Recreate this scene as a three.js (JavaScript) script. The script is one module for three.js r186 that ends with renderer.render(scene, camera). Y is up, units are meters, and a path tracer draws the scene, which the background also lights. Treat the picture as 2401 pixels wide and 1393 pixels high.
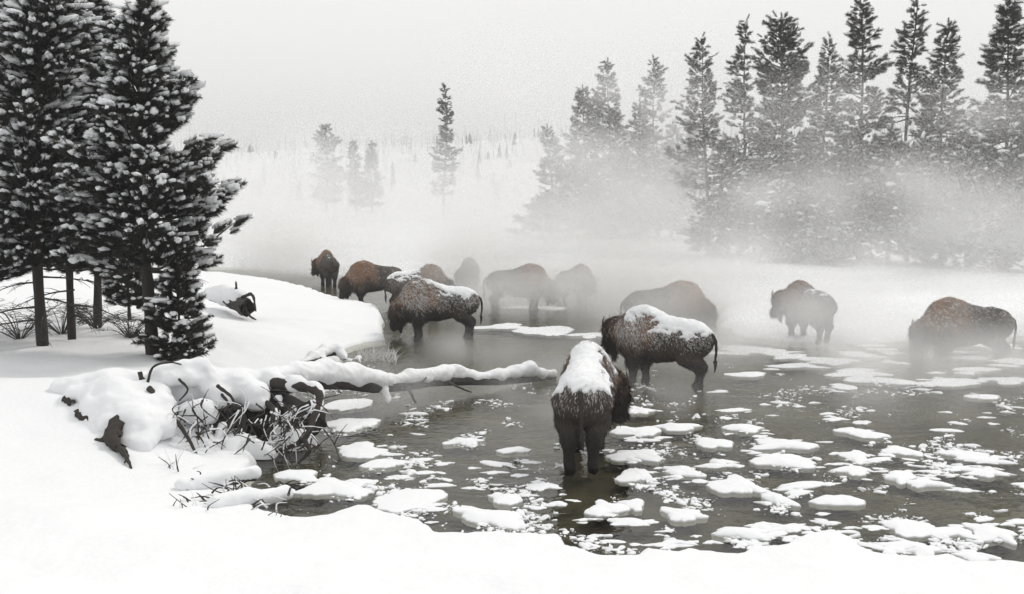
import * as THREE from 'three';
import { ImprovedNoise } from 'three/addons/math/ImprovedNoise.js';
import { mergeGeometries, mergeVertices } from 'three/addons/utils/BufferGeometryUtils.js';

// ---------------------------------------------------------------- camera, sky, sun, exposure
const scene = new THREE.Scene();
const EYE = 3.4, FOCAL = 2574, PITCH = Math.atan(199.5 / FOCAL);
const camera = new THREE.PerspectiveCamera(2 * Math.atan(696.5 / FOCAL) * 180 / Math.PI, 2401 / 1393, 0.1, 3000);
camera.position.set(0, EYE, 0);
camera.rotation.x = -PITCH;

const SKY_W = 128, SKY_H = 64, skyData = new Float32Array(SKY_W * SKY_H * 4);
for (let j = 0; j < SKY_H; j++) for (let i = 0; i < SKY_W; i++) {
  const up = (j + 0.5) / SKY_H - 0.5, k = 0.97 + 0.03 * Math.cos(up * Math.PI * 2);
  skyData.set([1.05 * k, 1.05 * k, 1.04 * k, 1], (j * SKY_W + i) * 4);
}
const sky = new THREE.DataTexture(skyData, SKY_W, SKY_H, THREE.RGBAFormat, THREE.FloatType);
sky.mapping = THREE.EquirectangularReflectionMapping; sky.magFilter = THREE.LinearFilter; sky.needsUpdate = true;
scene.background = sky; scene.environment = sky;

const sun = new THREE.DirectionalLight(new THREE.Color(1, 0.955, 0.9), 1.5);
sun.name = 'sun'; sun.position.set(42, 62, -40); sun.castShadow = true; sun.shadow.radius = 20;
Object.assign(sun.shadow.camera, { left: -60, right: 60, top: 60, bottom: -60, near: 1, far: 300 });
scene.add(sun);

const renderer = new THREE.WebGLRenderer({ antialias: true });
renderer.toneMapping = THREE.LinearToneMapping;
renderer.toneMappingExposure = 1.0;
renderer.shadowMap.enabled = true;

scene.fog = new THREE.FogExp2(new THREE.Color(0.93, 0.935, 0.94), 0.0014);

// ---------------------------------------------------------------- helpers
const V = (x, y, z) => new THREE.Vector3(x, y, z);
let seed = 11;
const R = () => { seed = (seed + 0x6d2b79f5) | 0; let t = Math.imul(seed ^ (seed >>> 15), 1 | seed); t = (t + Math.imul(t ^ (t >>> 7), 61 | t)) ^ t; return ((t ^ (t >>> 14)) >>> 0) / 4294967296; };
const G = () => Math.sqrt(-2 * Math.log(R() + 1e-9)) * Math.cos(6.28318 * R());
const rr = (a, b) => a + (b - a) * R();
const clamp = (x, a = 0, b = 1) => Math.min(b, Math.max(a, x));
const lerp = (a, b, t) => a + (b - a) * t;
const smooth = (a, b, x) => { const t = clamp((x - a) / (b - a)); return t * t * (3 - 2 * t); };
const perlin = new ImprovedNoise();
const N3 = (x, y, z) => perlin.noise(x + 31.7, y + 17.3, z + 9.1);
const fbm = (x, y, z, o = 4) => { let s = 0, a = 0.5; for (let i = 0; i < o; i++) { s += a * N3(x, y, z); x *= 2.03; y *= 2.03; z *= 2.03; a *= 0.5; } return s; };
const randomTurn = () => new THREE.Quaternion(G(), G(), G(), G()).normalize();
const cosP = Math.cos(PITCH), sinP = Math.sin(PITCH);
function sight(px, py) {                       // direction of a line of sight, in the survey grid of the photograph
  const x = (px - 1200.5) / FOCAL, y = -(py - 696.5) / FOCAL;
  return V(x, y * cosP - sinP, -cosP - y * sinP);
}
const level = (px, py, h = 0) => { const d = sight(px, py), t = (h - EYE) / d.y; return V(d.x * t, h, d.z * t); };   // point at height h
const deep = (px, py, dist) => { const d = sight(px, py), t = -dist / d.z; return V(d.x * t, EYE + d.y * t, -dist); }; // point at a distance
const used = {};
const numbered = (n) => { used[n] = (used[n] ?? -1) + 1; return used[n] ? `${n}_${String(used[n]).padStart(3, '0')}` : n; };
function tag(o, label, category, group, kind) {
  if (label) o.userData.label = label;
  if (category) o.userData.category = category;
  if (group) o.userData.group = group;
  if (kind) o.userData.kind = kind;
  return o;
}
function shade(o) { o.castShadow = true; o.receiveShadow = true; return o; }
function mesh(name, geo, mat, parent = scene) { const m = shade(new THREE.Mesh(geo, mat)); m.name = parent === scene ? numbered(name) : name; parent.add(m); return m; }
function thing(name, label, category, group, at = V(0, 0, 0)) { const g = new THREE.Group(); g.name = numbered(name); g.position.copy(at); tag(g, label, category, group); scene.add(g); return g; }
function copies(name, geo, mat, mats, parent, colors) {
  const m = shade(new THREE.InstancedMesh(geo, mat, mats.length)); m.name = parent === scene ? numbered(name) : name; m.userData.kind = 'stuff';
  mats.forEach((x, i) => m.setMatrixAt(i, x));
  if (colors) colors.forEach((c, i) => m.setColorAt(i, c));
  parent.add(m); return m;
}
const rgb = (r, g, b) => new THREE.Color().setRGB(r, g, b);
const std = (r, g, b, rough = 1, more = {}) => new THREE.MeshStandardMaterial({ color: rgb(r, g, b), roughness: rough, metalness: 0, ...more });
function noiseTexture(size, fn, srgb) {        // fn(u, v) in 0..1 -> grey or [r, g, b]
  const d = new Uint8Array(size * size * 4);
  for (let j = 0; j < size; j++) for (let i = 0; i < size; i++) {
    const c = fn(i / size, j / size), a = Array.isArray(c) ? c : [c, c, c];
    for (let k = 0; k < 3; k++) d[(j * size + i) * 4 + k] = 255 * clamp(a[k]);
    d[(j * size + i) * 4 + 3] = 255;
  }
  const t = new THREE.DataTexture(d, size, size); t.wrapS = t.wrapT = THREE.RepeatWrapping; t.magFilter = THREE.LinearFilter;
  if (srgb) t.colorSpace = THREE.SRGBColorSpace;
  t.needsUpdate = true; return t;
}
const tiled = (u, v, f, o) => {                // noise that repeats seamlessly over 0..1
  const a = fbm(u * f, v * f, 0, o), b = fbm((u - 1) * f, v * f, 0, o), c = fbm(u * f, (v - 1) * f, 0, o), d = fbm((u - 1) * f, (v - 1) * f, 0, o);
  return lerp(lerp(a, b, u), lerp(c, d, u), v);
};
const smin = (a, b, k) => { const h = Math.max(k - Math.abs(a - b), 0) / k; return Math.min(a, b) - h * h * k * 0.25; };
// distance to a tapered capsule / to an ellipsoid
function cap(p, a, b, ra, rb) {
  const bx = b.x - a.x, by = b.y - a.y, bz = b.z - a.z, px = p.x - a.x, py = p.y - a.y, pz = p.z - a.z;
  const t = clamp((px * bx + py * by + pz * bz) / (bx * bx + by * by + bz * bz + 1e-9));
  return Math.hypot(px - bx * t, py - by * t, pz - bz * t) - lerp(ra, rb, t);
}
function ell(p, c, rx, ry, rz) {
  const x = (p.x - c.x) / rx, y = (p.y - c.y) / ry, z = (p.z - c.z) / rz, k0 = Math.hypot(x, y, z), k1 = Math.hypot(x / rx, y / ry, z / rz);
  return k1 < 1e-6 ? -Math.min(rx, ry, rz) : k0 * (k0 - 1) / k1;
}
// a field of distances meshed as one continuous surface
function skin(field, lo, hi, cell) {
  const nx = Math.ceil((hi.x - lo.x) / cell) + 1, ny = Math.ceil((hi.y - lo.y) / cell) + 1, nz = Math.ceil((hi.z - lo.z) / cell) + 1;
  const f = new Float32Array(nx * ny * nz), p = V(0, 0, 0), at = (i, j, k) => (k * ny + j) * nx + i;
  for (let k = 0; k < nz; k++) for (let j = 0; j < ny; j++) for (let i = 0; i < nx; i++) f[at(i, j, k)] = field(p.set(lo.x + i * cell, lo.y + j * cell, lo.z + k * cell));
  const id = new Int32Array(nx * ny * nz).fill(-1), pos = [], idx = [];
  for (let k = 0; k < nz - 1; k++) for (let j = 0; j < ny - 1; j++) for (let i = 0; i < nx - 1; i++) {
    let n = 0, x = 0, y = 0, z = 0;
    const edge = (i0, j0, k0, i1, j1, k1) => {
      const a = f[at(i + i0, j + j0, k + k0)], b = f[at(i + i1, j + j1, k + k1)];
      if ((a < 0) === (b < 0)) return;
      const t = a / (a - b); n++; x += i0 + (i1 - i0) * t; y += j0 + (j1 - j0) * t; z += k0 + (k1 - k0) * t;
    };
    for (let u = 0; u < 2; u++) for (let v = 0; v < 2; v++) { edge(0, u, v, 1, u, v); edge(u, 0, v, u, 1, v); edge(u, v, 0, u, v, 1); }
    if (!n) continue;
    id[at(i, j, k)] = pos.length / 3;
    pos.push(lo.x + (i + x / n) * cell, lo.y + (j + y / n) * cell, lo.z + (k + z / n) * cell);
  }
  const quad = (a, b, c, d, flip) => { if (a < 0 || b < 0 || c < 0 || d < 0) return; flip ? idx.push(a, c, b, a, d, c) : idx.push(a, b, c, a, c, d); };
  for (let k = 1; k < nz - 1; k++) for (let j = 1; j < ny - 1; j++) for (let i = 1; i < nx - 1; i++) {
    const s = f[at(i, j, k)] < 0;
    if (s !== f[at(i + 1, j, k)] < 0) quad(id[at(i, j - 1, k - 1)], id[at(i, j, k - 1)], id[at(i, j, k)], id[at(i, j - 1, k)], !s);
    if (s !== f[at(i, j + 1, k)] < 0) quad(id[at(i - 1, j, k - 1)], id[at(i - 1, j, k)], id[at(i, j, k)], id[at(i, j, k - 1)], !s);
    if (s !== f[at(i, j, k + 1)] < 0) quad(id[at(i - 1, j - 1, k)], id[at(i, j - 1, k)], id[at(i, j, k)], id[at(i - 1, j, k)], !s);
  }
  const g = new THREE.BufferGeometry();
  g.setAttribute('position', new THREE.Float32BufferAttribute(pos, 3)); g.setIndex(idx); g.computeVertexNormals();
  return g;
}
// a tapering stick through points
function stick(points, r0, r1, sides = 6, wobble = 0.15) {
  const curve = new THREE.CatmullRomCurve3(points), n = Math.max(3, points.length * 4), g = new THREE.TubeGeometry(curve, n, 1, sides, false), p = g.attributes.position, c = V(0, 0, 0);
  for (let i = 0; i <= n; i++) {
    curve.getPointAt(i / n, c);
    const r = lerp(r0, r1, i / n);
    for (let j = 0; j <= sides; j++) {
      const k = i * (sides + 1) + j, w = r * (1 + wobble * Math.sin((j % sides) * 2.4 + i * 1.7));
      p.setXYZ(k, c.x + (p.getX(k) - c.x) * w, c.y + (p.getY(k) - c.y) * w, c.z + (p.getZ(k) - c.z) * w);
    }
  }
  g.computeVertexNormals(); g.deleteAttribute('uv'); return g;
}

// ---------------------------------------------------------------- materials
const snowBump = noiseTexture(512, (u, v) => 0.5 + 0.35 * tiled(u, v, 9, 3) + 0.3 * tiled(u, v, 60, 3));
const SNOW = std(0.785, 0.795, 0.81, 0.85, { bumpMap: snowBump, bumpScale: 0.03 });
const SNOW_PLAIN = std(0.785, 0.795, 0.81, 0.85);
const BARK = std(0.028, 0.024, 0.021);
const WOOD = std(0.035, 0.029, 0.025);
const TWIG = std(0.05, 0.044, 0.04);
const NEEDLE = std(0.022, 0.026, 0.019, 0.8, { side: THREE.DoubleSide });

// ---------------------------------------------------------------- ground, river bed, water
const outline = (h, list) => list.map(([x, y]) => level(x, y, h)).map((p) => [p.x, p.z]);
const homeBank = [
  ...outline(0.2, [[2700, 1326], [2401, 1307], [2337, 1296], [2275, 1300], [2231, 1285], [2137, 1285], [2075, 1280], [2030, 1259], [1985, 1242], [1930, 1236], [1870, 1242], [1837, 1259], [1806, 1267], [1775, 1260], [1712, 1278], [1650, 1265], [1619, 1248], [1556, 1269], [1494, 1265], [1469, 1280], [1431, 1280], [1350, 1264], [1331, 1237], [1212, 1231], [1050, 1228], [1036, 1214], [1000, 1197], [950, 1190], [890, 1174], [830, 1164], [760, 1188], [700, 1196], [640, 1178], [590, 1150], [572, 1110], [592, 1085], [610, 1060], [600, 1030], [560, 1000], [600, 960]]),
  ...outline(0.15, [[690, 900], [700, 870], [760, 845], [800, 830], [806, 806], [850, 792], [905, 783], [900, 745], [893, 722], [830, 703], [770, 688], [690, 670], [640, 660], [590, 655], [500, 642], [300, 628], [-300, 605]]),
  [-90, -95], [-400, -60], [-400, 300], [400, 300], [400, -9], [40, -9],
];
const farBank = [
  ...outline(0.05, [[-600, 602], [580, 627], [640, 633], [720, 640], [900, 650], [1100, 660], [1300, 668], [1500, 676], [1640, 692], [1690, 722], [1676, 762], [1740, 787], [1850, 799], [1960, 803], [2050, 806], [2150, 796], [2280, 790], [2401, 786], [2900, 780]]),
  [300, -40], [1500, -300], [1500, -1500], [-1500, -1500], [-1500, -120],
];
const bars = [];
function inside(poly, x, z) {                  // signed distance, positive inside
  let d = 1e18, s = -1;
  for (let i = 0, j = poly.length - 1; i < poly.length; j = i++) {
    const [ax, az] = poly[i], [bx, bz] = poly[j], ex = bx - ax, ez = bz - az, wx = x - ax, wz = z - az, t = clamp((wx * ex + wz * ez) / (ex * ex + ez * ez));
    d = Math.min(d, (wx - ex * t) ** 2 + (wz - ez * t) ** 2);
    if ((az > z) !== (bz > z) && x < ex * (z - az) / ez + ax) s = -s;
  }
  return s * Math.sqrt(d);
}
const knots = [
  [0, 850, .85], [250, 895, 1.0], [0, 890, 1.02], [-250, 890, 1.05], [350, 893, .92], [345, 835, .82], [95, 820, .85], [175, 803, .88], [245, 765, .9], [260, 1095, .28], [310, 1112, .26], [215, 1062, .36], [170, 1012, .5], [420, 1085, .26], [400, 960, .45], [480, 1060, .2], [540, 1095, .18], [100, 1200, .72], [0, 1390, 1.0], [300, 1300, .62], [600, 1393, .6], [1200, 1393, .52], [1800, 1393, .5], [2401, 1393, .5],
  [480, 1125, .24], [600, 1250, .3], [560, 700, .5], [450, 660, .6], [700, 750, .34], [850, 790, .16], [640, 850, .3], [500, 820, .45], [100, 700, 1.0], [0, 640, 1.3], [700, 690, .3], [850, 1230, .26], [1250, 1290, .27], [1650, 1320, .28], [2200, 1345, .3],
].map(([x, y, h]) => { const p = level(x, y, h); return [p.x, p.z, h]; }).concat([
  [0, 0, 1.8], [-8, 0, 1.9], [8, 0, 1.8], [0, 20, 2], [60, 40, 2], [-60, 40, 2], [-30, -20, 1.6], [-40, -60, 1.6], [2, -5.5, 1.1], [-5, -6, 1.3], [6, -5.5, 1.1],
], [[700, 62, .3], [1250, 95, 1.2], [1500, 95, 1.2], [1750, 76, .75], [2000, 70, .5], [2350, 58, .4], [2700, 55, .5], [1890, 28.5, .22], [1760, 40, .4], [2200, 42, .3], [1045, 130, 2.5], [765, 150, 3.5], [300, 130, 3], [2000, 130, 4], [3000, 120, 4], [-500, 130, 4]].map(([x, dist, h]) => { const p = deep(x, 600, dist); return [p.x, p.z, h]; }));
function ground(x, z) {
  const dist = Math.hypot(x, z), wob = dist < 120 ? 0.16 * fbm(x * 1.1, z * 1.1, 3, 3) + 0.05 * N3(x * 5, z * 5, 1) : 0;
  const s1 = inside(homeBank, x, z) + wob, s2 = inside(farBank, x, z) + wob * 2;
  let s = Math.max(s1, s2), bar = false;
  for (const b of bars) { const q = inside(b, x, z) + wob * 3.5; if (q > s) { s = q; bar = true; } }
  let w = 0, h = 0;
  for (const [kx, kz, kh] of knots) { const d = 1 / ((kx - x) ** 2 + (kz - z) ** 2 + 0.3) ** 1.4; w += d; h += d * kh; }
  h /= w;
  if (bar) h = 0.13;
  if (dist > 180) {                           // the wooded slope beyond
    const px = 1200 + FOCAL * x / Math.max(1, -z), ridge = z < 0 ? lerp(lerp(352, 335, smooth(500, 900, px)), 312, smooth(950, 1300, px)) : 355;
    h += smooth(180, 520, dist) * ((497 - ridge) / FOCAL * 520 - h) + 3 * smooth(180, 500, dist) * fbm(x * 0.012, z * 0.012, 5, 3);
  }
  if (s < 0) return Math.max(-0.7, -0.35 + s * 1.2);
  const lipWidth = bar ? 1.6 : 0.22 + 0.1 * N3(x * 0.7, z * 0.7, 8) + (s2 > s1 ? 0.5 : 0);
  const t = clamp(s / lipWidth), lip = Math.sqrt(1 - (1 - t) * (1 - t)), rise = bar ? 1 : 0.55 + 0.45 * smooth(0, 2.2, s);
  let y = lerp(-0.35, h * rise, lip);
  if (dist < 150) y += t * (0.16 * fbm(x * 0.45, z * 0.45, 2, 3) * smooth(0.3, 2.5, s) + 0.035 * fbm(x * 1.9, z * 1.9, 7, 3));
  return y;
}
{
  const rows = [], cols = [];
  for (let d = 2; d < 7; d += 0.35) rows.push(d);
  for (let d = 7; d < 19; d += 0.06) rows.push(d);
  for (let d = 19; d < 32; d += 0.13) rows.push(d);
  for (let d = 32; d < 760; d *= 1.022) rows.push(d);
  for (let a = -31; a <= 31; a += 0.16) cols.push(a);
  for (let a = 33; a < 328; a += 5) cols.push(a);
  const pos = [], uv = [], idx = [];
  for (const d of rows) for (const a of cols) {
    const t = a * Math.PI / 180, x = Math.sin(t) * d, z = -Math.cos(t) * d;
    pos.push(x, ground(x, z), z); uv.push(x / 4.3 + 0.11 * N3(x * 0.3, z * 0.3, 5), z / 4.3 + 0.11 * N3(x * 0.3, z * 0.3, 15));
  }
  const n = cols.length;
  for (let i = 0; i < rows.length - 1; i++) for (let j = 0; j < n; j++) { const a = i * n + j, b = i * n + (j + 1) % n, c = a + n, d = b + n; idx.push(a, b, d, a, d, c); }
  const at = pos.length / 3; pos.push(0, ground(0.01, 0), 0); uv.push(0, 0);
  for (let j = 0; j < n; j++) idx.push(at, (j + 1) % n, j);
  const g = new THREE.BufferGeometry();
  g.setAttribute('position', new THREE.Float32BufferAttribute(pos, 3)); g.setAttribute('uv', new THREE.Float32BufferAttribute(uv, 2)); g.setIndex(idx); g.computeVertexNormals();
  tag(mesh('snow_ground', g, SNOW), 'white snow covering both river banks and the slope beyond', 'ground', null, 'structure');
}
const WATER_X0 = -70, WATER_X1 = 60, WATER_Z0 = -110, WATER_Z1 = -7;
{
  const w = WATER_X1 - WATER_X0, d = WATER_Z1 - WATER_Z0, g = new THREE.PlaneGeometry(w, d, 200, 160);
  g.rotateX(-Math.PI / 2); g.translate((WATER_X0 + WATER_X1) / 2, 0, (WATER_Z0 + WATER_Z1) / 2);
  const p = g.attributes.position, uv = g.attributes.uv;
  for (let i = 0; i < p.count; i++) { uv.setXY(i, p.getX(i) / 6, p.getZ(i) / 6); p.setY(i, -0.14 + 0.05 * fbm(p.getX(i) * 0.5, p.getZ(i) * 0.5, 4, 2)); }
  g.computeVertexNormals();
  const bedMap = noiseTexture(1024, (u, v) => {
    const a = 0.5 + 0.9 * tiled(u, v, 5, 4), b = 0.5 + 0.8 * tiled(u, v, 40, 3), k = 0.55 + 0.45 * b;
    return [lerp(0.23, 0.48, a) * k, lerp(0.22, 0.45, a) * k, lerp(0.19, 0.31, a) * k];
  }, true);
  tag(mesh('river_bed', g, std(1, 1, 1, 0.95, { map: bedMap })), 'olive brown gravel bed under shallow water', 'river bed', null, 'structure');
  const wg = new THREE.PlaneGeometry(w, d, 1, 1); wg.rotateX(-Math.PI / 2); wg.translate((WATER_X0 + WATER_X1) / 2, 0, (WATER_Z0 + WATER_Z1) / 2);
  for (let i = 0; i < 4; i++) wg.attributes.uv.setXY(i, wg.attributes.position.getX(i) / 5, wg.attributes.position.getZ(i) / 5);
  const ripple = noiseTexture(1024, (u, v) => 0.5 + 0.5 * tiled(u, v, 14, 3) + 0.18 * tiled(u + 0.3, v, 55, 2));
  tag(mesh('river_water', wg, new THREE.MeshPhysicalMaterial({ color: rgb(0.78, 0.775, 0.71), roughness: 0.07, transmission: 1, thickness: 0, ior: 1.33, specularIntensity: 0.65, bumpMap: ripple, bumpScale: 0.04 })), 'dark shallow river water', 'water', null, 'structure');
}
console.log('ground');

// ---------------------------------------------------------------- bison
const HAIR = new THREE.MeshStandardMaterial({ vertexColors: true, roughness: 0.95, side: THREE.DoubleSide });
const HIDE = new THREE.MeshStandardMaterial({ vertexColors: true, roughness: 0.95 });
const HORN = std(0.03, 0.028, 0.026, 0.45), EYEBALL = std(0.006, 0.005, 0.005, 0.15);
function bison(o) {
  const S = o.size ?? 1, neckYaw = o.neckYaw ?? 0, neckDrop = o.neckDrop ?? 0.45, headYaw = neckYaw + (o.headYaw ?? 0), headDrop = o.headDrop ?? 1.05, st = o.stride ?? [0, 0, 0, 0];
  const dir = (yaw, drop) => V(Math.cos(yaw) * Math.cos(drop), -Math.sin(drop), Math.sin(yaw) * Math.cos(drop));
  const n0 = V(0.55, 1.12, 0), n1 = n0.clone().addScaledVector(dir(neckYaw, neckDrop), 0.5), hd = dir(headYaw, headDrop), muz = n1.clone().addScaledVector(hd, 0.5);
  const hs = V(-Math.sin(headYaw), 0, Math.cos(headYaw)), ht = hs.clone().cross(hd).normalize();          // across the head, and out of its forehead or jaw
  if (ht.y < 0) ht.negate();
  const jaw = n1.clone().addScaledVector(hd, 0.27).addScaledVector(ht, -0.13), beard = jaw.clone().addScaledVector(V(0, -1, 0), 0.3).addScaledVector(hd, 0.02);
  const poll = n1.clone().addScaledVector(ht, 0.1).addScaledVector(hd, 0.02), brow = n1.clone().addScaledVector(ht, 0.13).addScaledVector(hd, 0.12);
  const legs = [];
  for (const s of [-1, 1]) {
    const f = st[s < 0 ? 0 : 1], b = st[s < 0 ? 2 : 3];
    legs.push([V(0.42, 0.8, s * 0.2), V(0.46 + f * 0.5, 0.44, s * 0.18), 0.21, 0.12], [V(0.46 + f * 0.5, 0.44, s * 0.18), V(0.44 + f, 0.12, s * 0.17), 0.112, 0.07], [V(0.44 + f, 0.12, s * 0.17), V(0.48 + f, 0.045, s * 0.17), 0.066, 0.085]);
    legs.push([V(-0.84, 0.98, s * 0.17), V(-0.7 + b * 0.3, 0.7, s * 0.18), 0.25, 0.18], [V(-0.7 + b * 0.3, 0.7, s * 0.2), V(-0.98 + b * 0.7, 0.46, s * 0.17), 0.19, 0.11], [V(-0.98 + b * 0.7, 0.46, s * 0.17), V(-0.92 + b, 0.12, s * 0.16), 0.1, 0.066], [V(-0.92 + b, 0.12, s * 0.16), V(-0.87 + b, 0.045, s * 0.16), 0.063, 0.08]);
  }
  const field = (p) => {
    let d = ell(p, V(-0.84, 1.03, 0), 0.4, 0.37, 0.32);
    d = smin(d, ell(p, V(-0.4, 1.0, 0), 0.62, 0.38, 0.38), 0.15);
    d = smin(d, ell(p, V(-0.02, 0.95, 0), 0.62, 0.44, 0.4), 0.15);
    d = smin(d, ell(p, V(0.38, 1.0, 0), 0.46, 0.5, 0.34), 0.15);
    d = smin(d, ell(p, V(0.36, 1.36, 0), 0.42, 0.31, 0.2), 0.22);
    d = smin(d, cap(p, V(0.25, 1.4, 0), V(-0.75, 1.24, 0), 0.17, 0.12), 0.2);
    d = smin(d, cap(p, n0, n1, 0.36, 0.24), 0.2);
    let h = ell(p, n1, 0.25, 0.26, 0.22);
    h = smin(h, cap(p, n1.clone().addScaledVector(hd, 0.1), muz, 0.185, 0.115), 0.12);
    h = smin(h, cap(p, poll, brow, 0.16, 0.14), 0.1);
    h = smin(h, cap(p, jaw, beard, 0.12, 0.03), 0.08);
    d = smin(d, h, 0.1);
    d = smin(d, cap(p, V(0.55, 0.72, 0), V(0.75, 0.8, 0), 0.18, 0.16), 0.2);                                 // brisket hair
    for (const [a, b, ra, rb] of legs) d = smin(d, cap(p, a, b, ra, rb), 0.07);
    return d + 0.018 * N3(p.x * 6 + (o.salt ?? 0), p.y * 4, p.z * 6) + 0.012 * N3(p.x * 15, p.y * 9, p.z * 15 + (o.salt ?? 0));
  };
  const g = skin(field, V(-1.4, -0.05, -0.95), V(1.75, 1.85, 0.95), o.cell ?? 0.034);
  const pos = g.attributes.position, nor = g.attributes.normal, col = [];
  const mix = (a, b, t) => [lerp(a[0], b[0], t), lerp(a[1], b[1], t), lerp(a[2], b[2], t)];
  const coat = (x, y, z) => {
    const n = 0.5 + fbm(x * 3, y * 3, z * 3 + (o.salt ?? 0), 3), far = Math.min(cap(V(x, y, z), n1, muz, 0.2, 0.14), cap(V(x, y, z), jaw, beard, 0.12, 0.05));
    let c = mix([0.038, 0.032, 0.029], [0.082, 0.064, 0.054], n);
    c = mix(c, mix([0.14, 0.084, 0.056], [0.255, 0.158, 0.1], n), smooth(-0.25, 0.15, x) * smooth(0.85, 1.15, y + 0.15 * n));
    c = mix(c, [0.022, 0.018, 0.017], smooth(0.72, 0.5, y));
    return mix(c, mix([0.014, 0.012, 0.012], [0.028, 0.022, 0.019], n), smooth(0.14, 0.02, far + 0.06 * (n - 0.5)));
  };
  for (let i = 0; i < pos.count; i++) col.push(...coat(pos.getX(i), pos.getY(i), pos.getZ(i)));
  g.setAttribute('color', new THREE.Float32BufferAttribute(col, 3));
  const root = thing('bison', o.label, 'bison', 'bison herd in the steaming river', o.at);
  root.rotation.y = o.yaw; root.scale.setScalar(S);
  const body = mesh('body', g, HIDE, root);
  // snow lying on the back: its own layer over the hide, ragged at the edge
  const idx = g.index.array, cover = (x, y, z, ny) => (o.snow ?? 0) * (0.5 + 0.5 * smooth(0.5, -0.6, x) + (o.capeSnow ?? 0) * smooth(0.1, 0.5, x)) * smooth(0.15, 0.85, ny) * smooth(0.85, 1.1, y) * (1 - smooth(0.6, 0.75, x)) + 0.34 * fbm(x * 4, y * 7, z * 7 + 3, 4) + 0.22 * N3(x * 23, y * 23, z * 23);
  if (o.snow > 0.3) {
    const keep = [], lift = new Float32Array(pos.count), p = pos.array.slice();
    for (let i = 0; i < pos.count; i++) lift[i] = cover(pos.getX(i), pos.getY(i), pos.getZ(i), nor.getY(i)) - 0.52;
    for (let i = 0; i < idx.length; i += 3) if (Math.max(lift[idx[i]], lift[idx[i + 1]], lift[idx[i + 2]]) > 0) keep.push(idx[i], idx[i + 1], idx[i + 2]);
    for (let i = 0; i < pos.count; i++) { const l = clamp(lift[i] * 0.09, -0.01, 0.022) + 0.004 * N3(p[i * 3] * 25, p[i * 3 + 1] * 25, p[i * 3 + 2] * 25); p[i * 3] += nor.getX(i) * l; p[i * 3 + 1] += nor.getY(i) * l; p[i * 3 + 2] += nor.getZ(i) * l; }
    const sg = new THREE.BufferGeometry(); sg.setAttribute('position', new THREE.BufferAttribute(p, 3)); sg.setIndex(keep); sg.computeVertexNormals();
    mesh('snow', sg, SNOW_PLAIN, root).userData.label = 'snow lying on the back';
  }
  // fur and frosted hair tips
  const fur = [[], [], []], frost = [[], [], []], cum = [], a = V(0, 0, 0), b = V(0, 0, 0), c = V(0, 0, 0), n = V(0, 0, 0), q = V(0, 0, 0), comb = V(0, 0, 0), side = V(0, 0, 0);
  let total = 0;
  for (let i = 0; i < idx.length; i += 3) { a.fromBufferAttribute(pos, idx[i]); b.fromBufferAttribute(pos, idx[i + 1]).sub(a); c.fromBufferAttribute(pos, idx[i + 2]).sub(a); total += b.cross(c).length(); cum.push(total); }
  for (let k = 0; k < (o.hairs ?? 5000); k++) {
    const t = R() * total; let lo = 0, hi = cum.length - 1; while (lo < hi) { const m = (lo + hi) >> 1; cum[m] < t ? lo = m + 1 : hi = m; }
    const i = lo * 3, u = R(), v = R() * (1 - u);
    a.fromBufferAttribute(pos, idx[i]); b.fromBufferAttribute(pos, idx[i + 1]); c.fromBufferAttribute(pos, idx[i + 2]); n.fromBufferAttribute(nor, idx[i]);
    q.copy(a).addScaledVector(b.sub(a), u).addScaledVector(c.sub(a), v);
    const onHead = q.distanceTo(n1) < 0.36, front = q.x > 0.25;
    const len = (onHead ? 0.09 : front ? 0.075 : 0.055) * rr(0.6, 1.5) * (q.y < 0.45 ? 0.45 : 1) * (front && q.y < 0.85 && q.y > 0.45 ? 1.5 : 1);
    comb.set(-0.55, -0.8, 0).add(V(G(), G(), G()).multiplyScalar(0.3)); comb.addScaledVector(n, -comb.dot(n)).normalize();
    side.crossVectors(n, comb).normalize().multiplyScalar(len * rr(0.07, 0.12));
    const tip = q.clone().addScaledVector(n, len * rr(0.15, 0.5)).addScaledVector(comb, len), root0 = q.clone().addScaledVector(n, -0.006);
    const icy = 0.7 * cover(q.x, q.y, q.z, n.y) + (o.frost ?? 0) * smooth(0.65, 1.25, q.y) * (0.6 + 0.8 * fbm(q.x * 2, q.y * 2, q.z * 2 + 5, 2)) * (onHead ? 0.25 : 1) > rr(0.12, 0.8);
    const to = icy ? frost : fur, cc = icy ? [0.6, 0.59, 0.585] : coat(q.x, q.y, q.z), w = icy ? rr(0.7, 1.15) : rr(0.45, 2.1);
    for (const e of [root0.clone().add(side), root0.clone().sub(side), tip]) { to[0].push(e.x, e.y, e.z); to[1].push(n.x, n.y, n.z); to[2].push(cc[0] * w, cc[1] * w, cc[2] * w); }
  }
  for (const [name, l] of [['fur', fur], ['frost', frost]]) {
    if (!l[0].length) continue;
    const hg = new THREE.BufferGeometry(); hg.setAttribute('position', new THREE.Float32BufferAttribute(l[0], 3)); hg.setAttribute('normal', new THREE.Float32BufferAttribute(l[1], 3)); hg.setAttribute('color', new THREE.Float32BufferAttribute(l[2], 3));
    tag(mesh(name, hg, HAIR, root), name === 'frost' ? 'frosted white hair tips' : null, null, null, 'stuff');
  }
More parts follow.
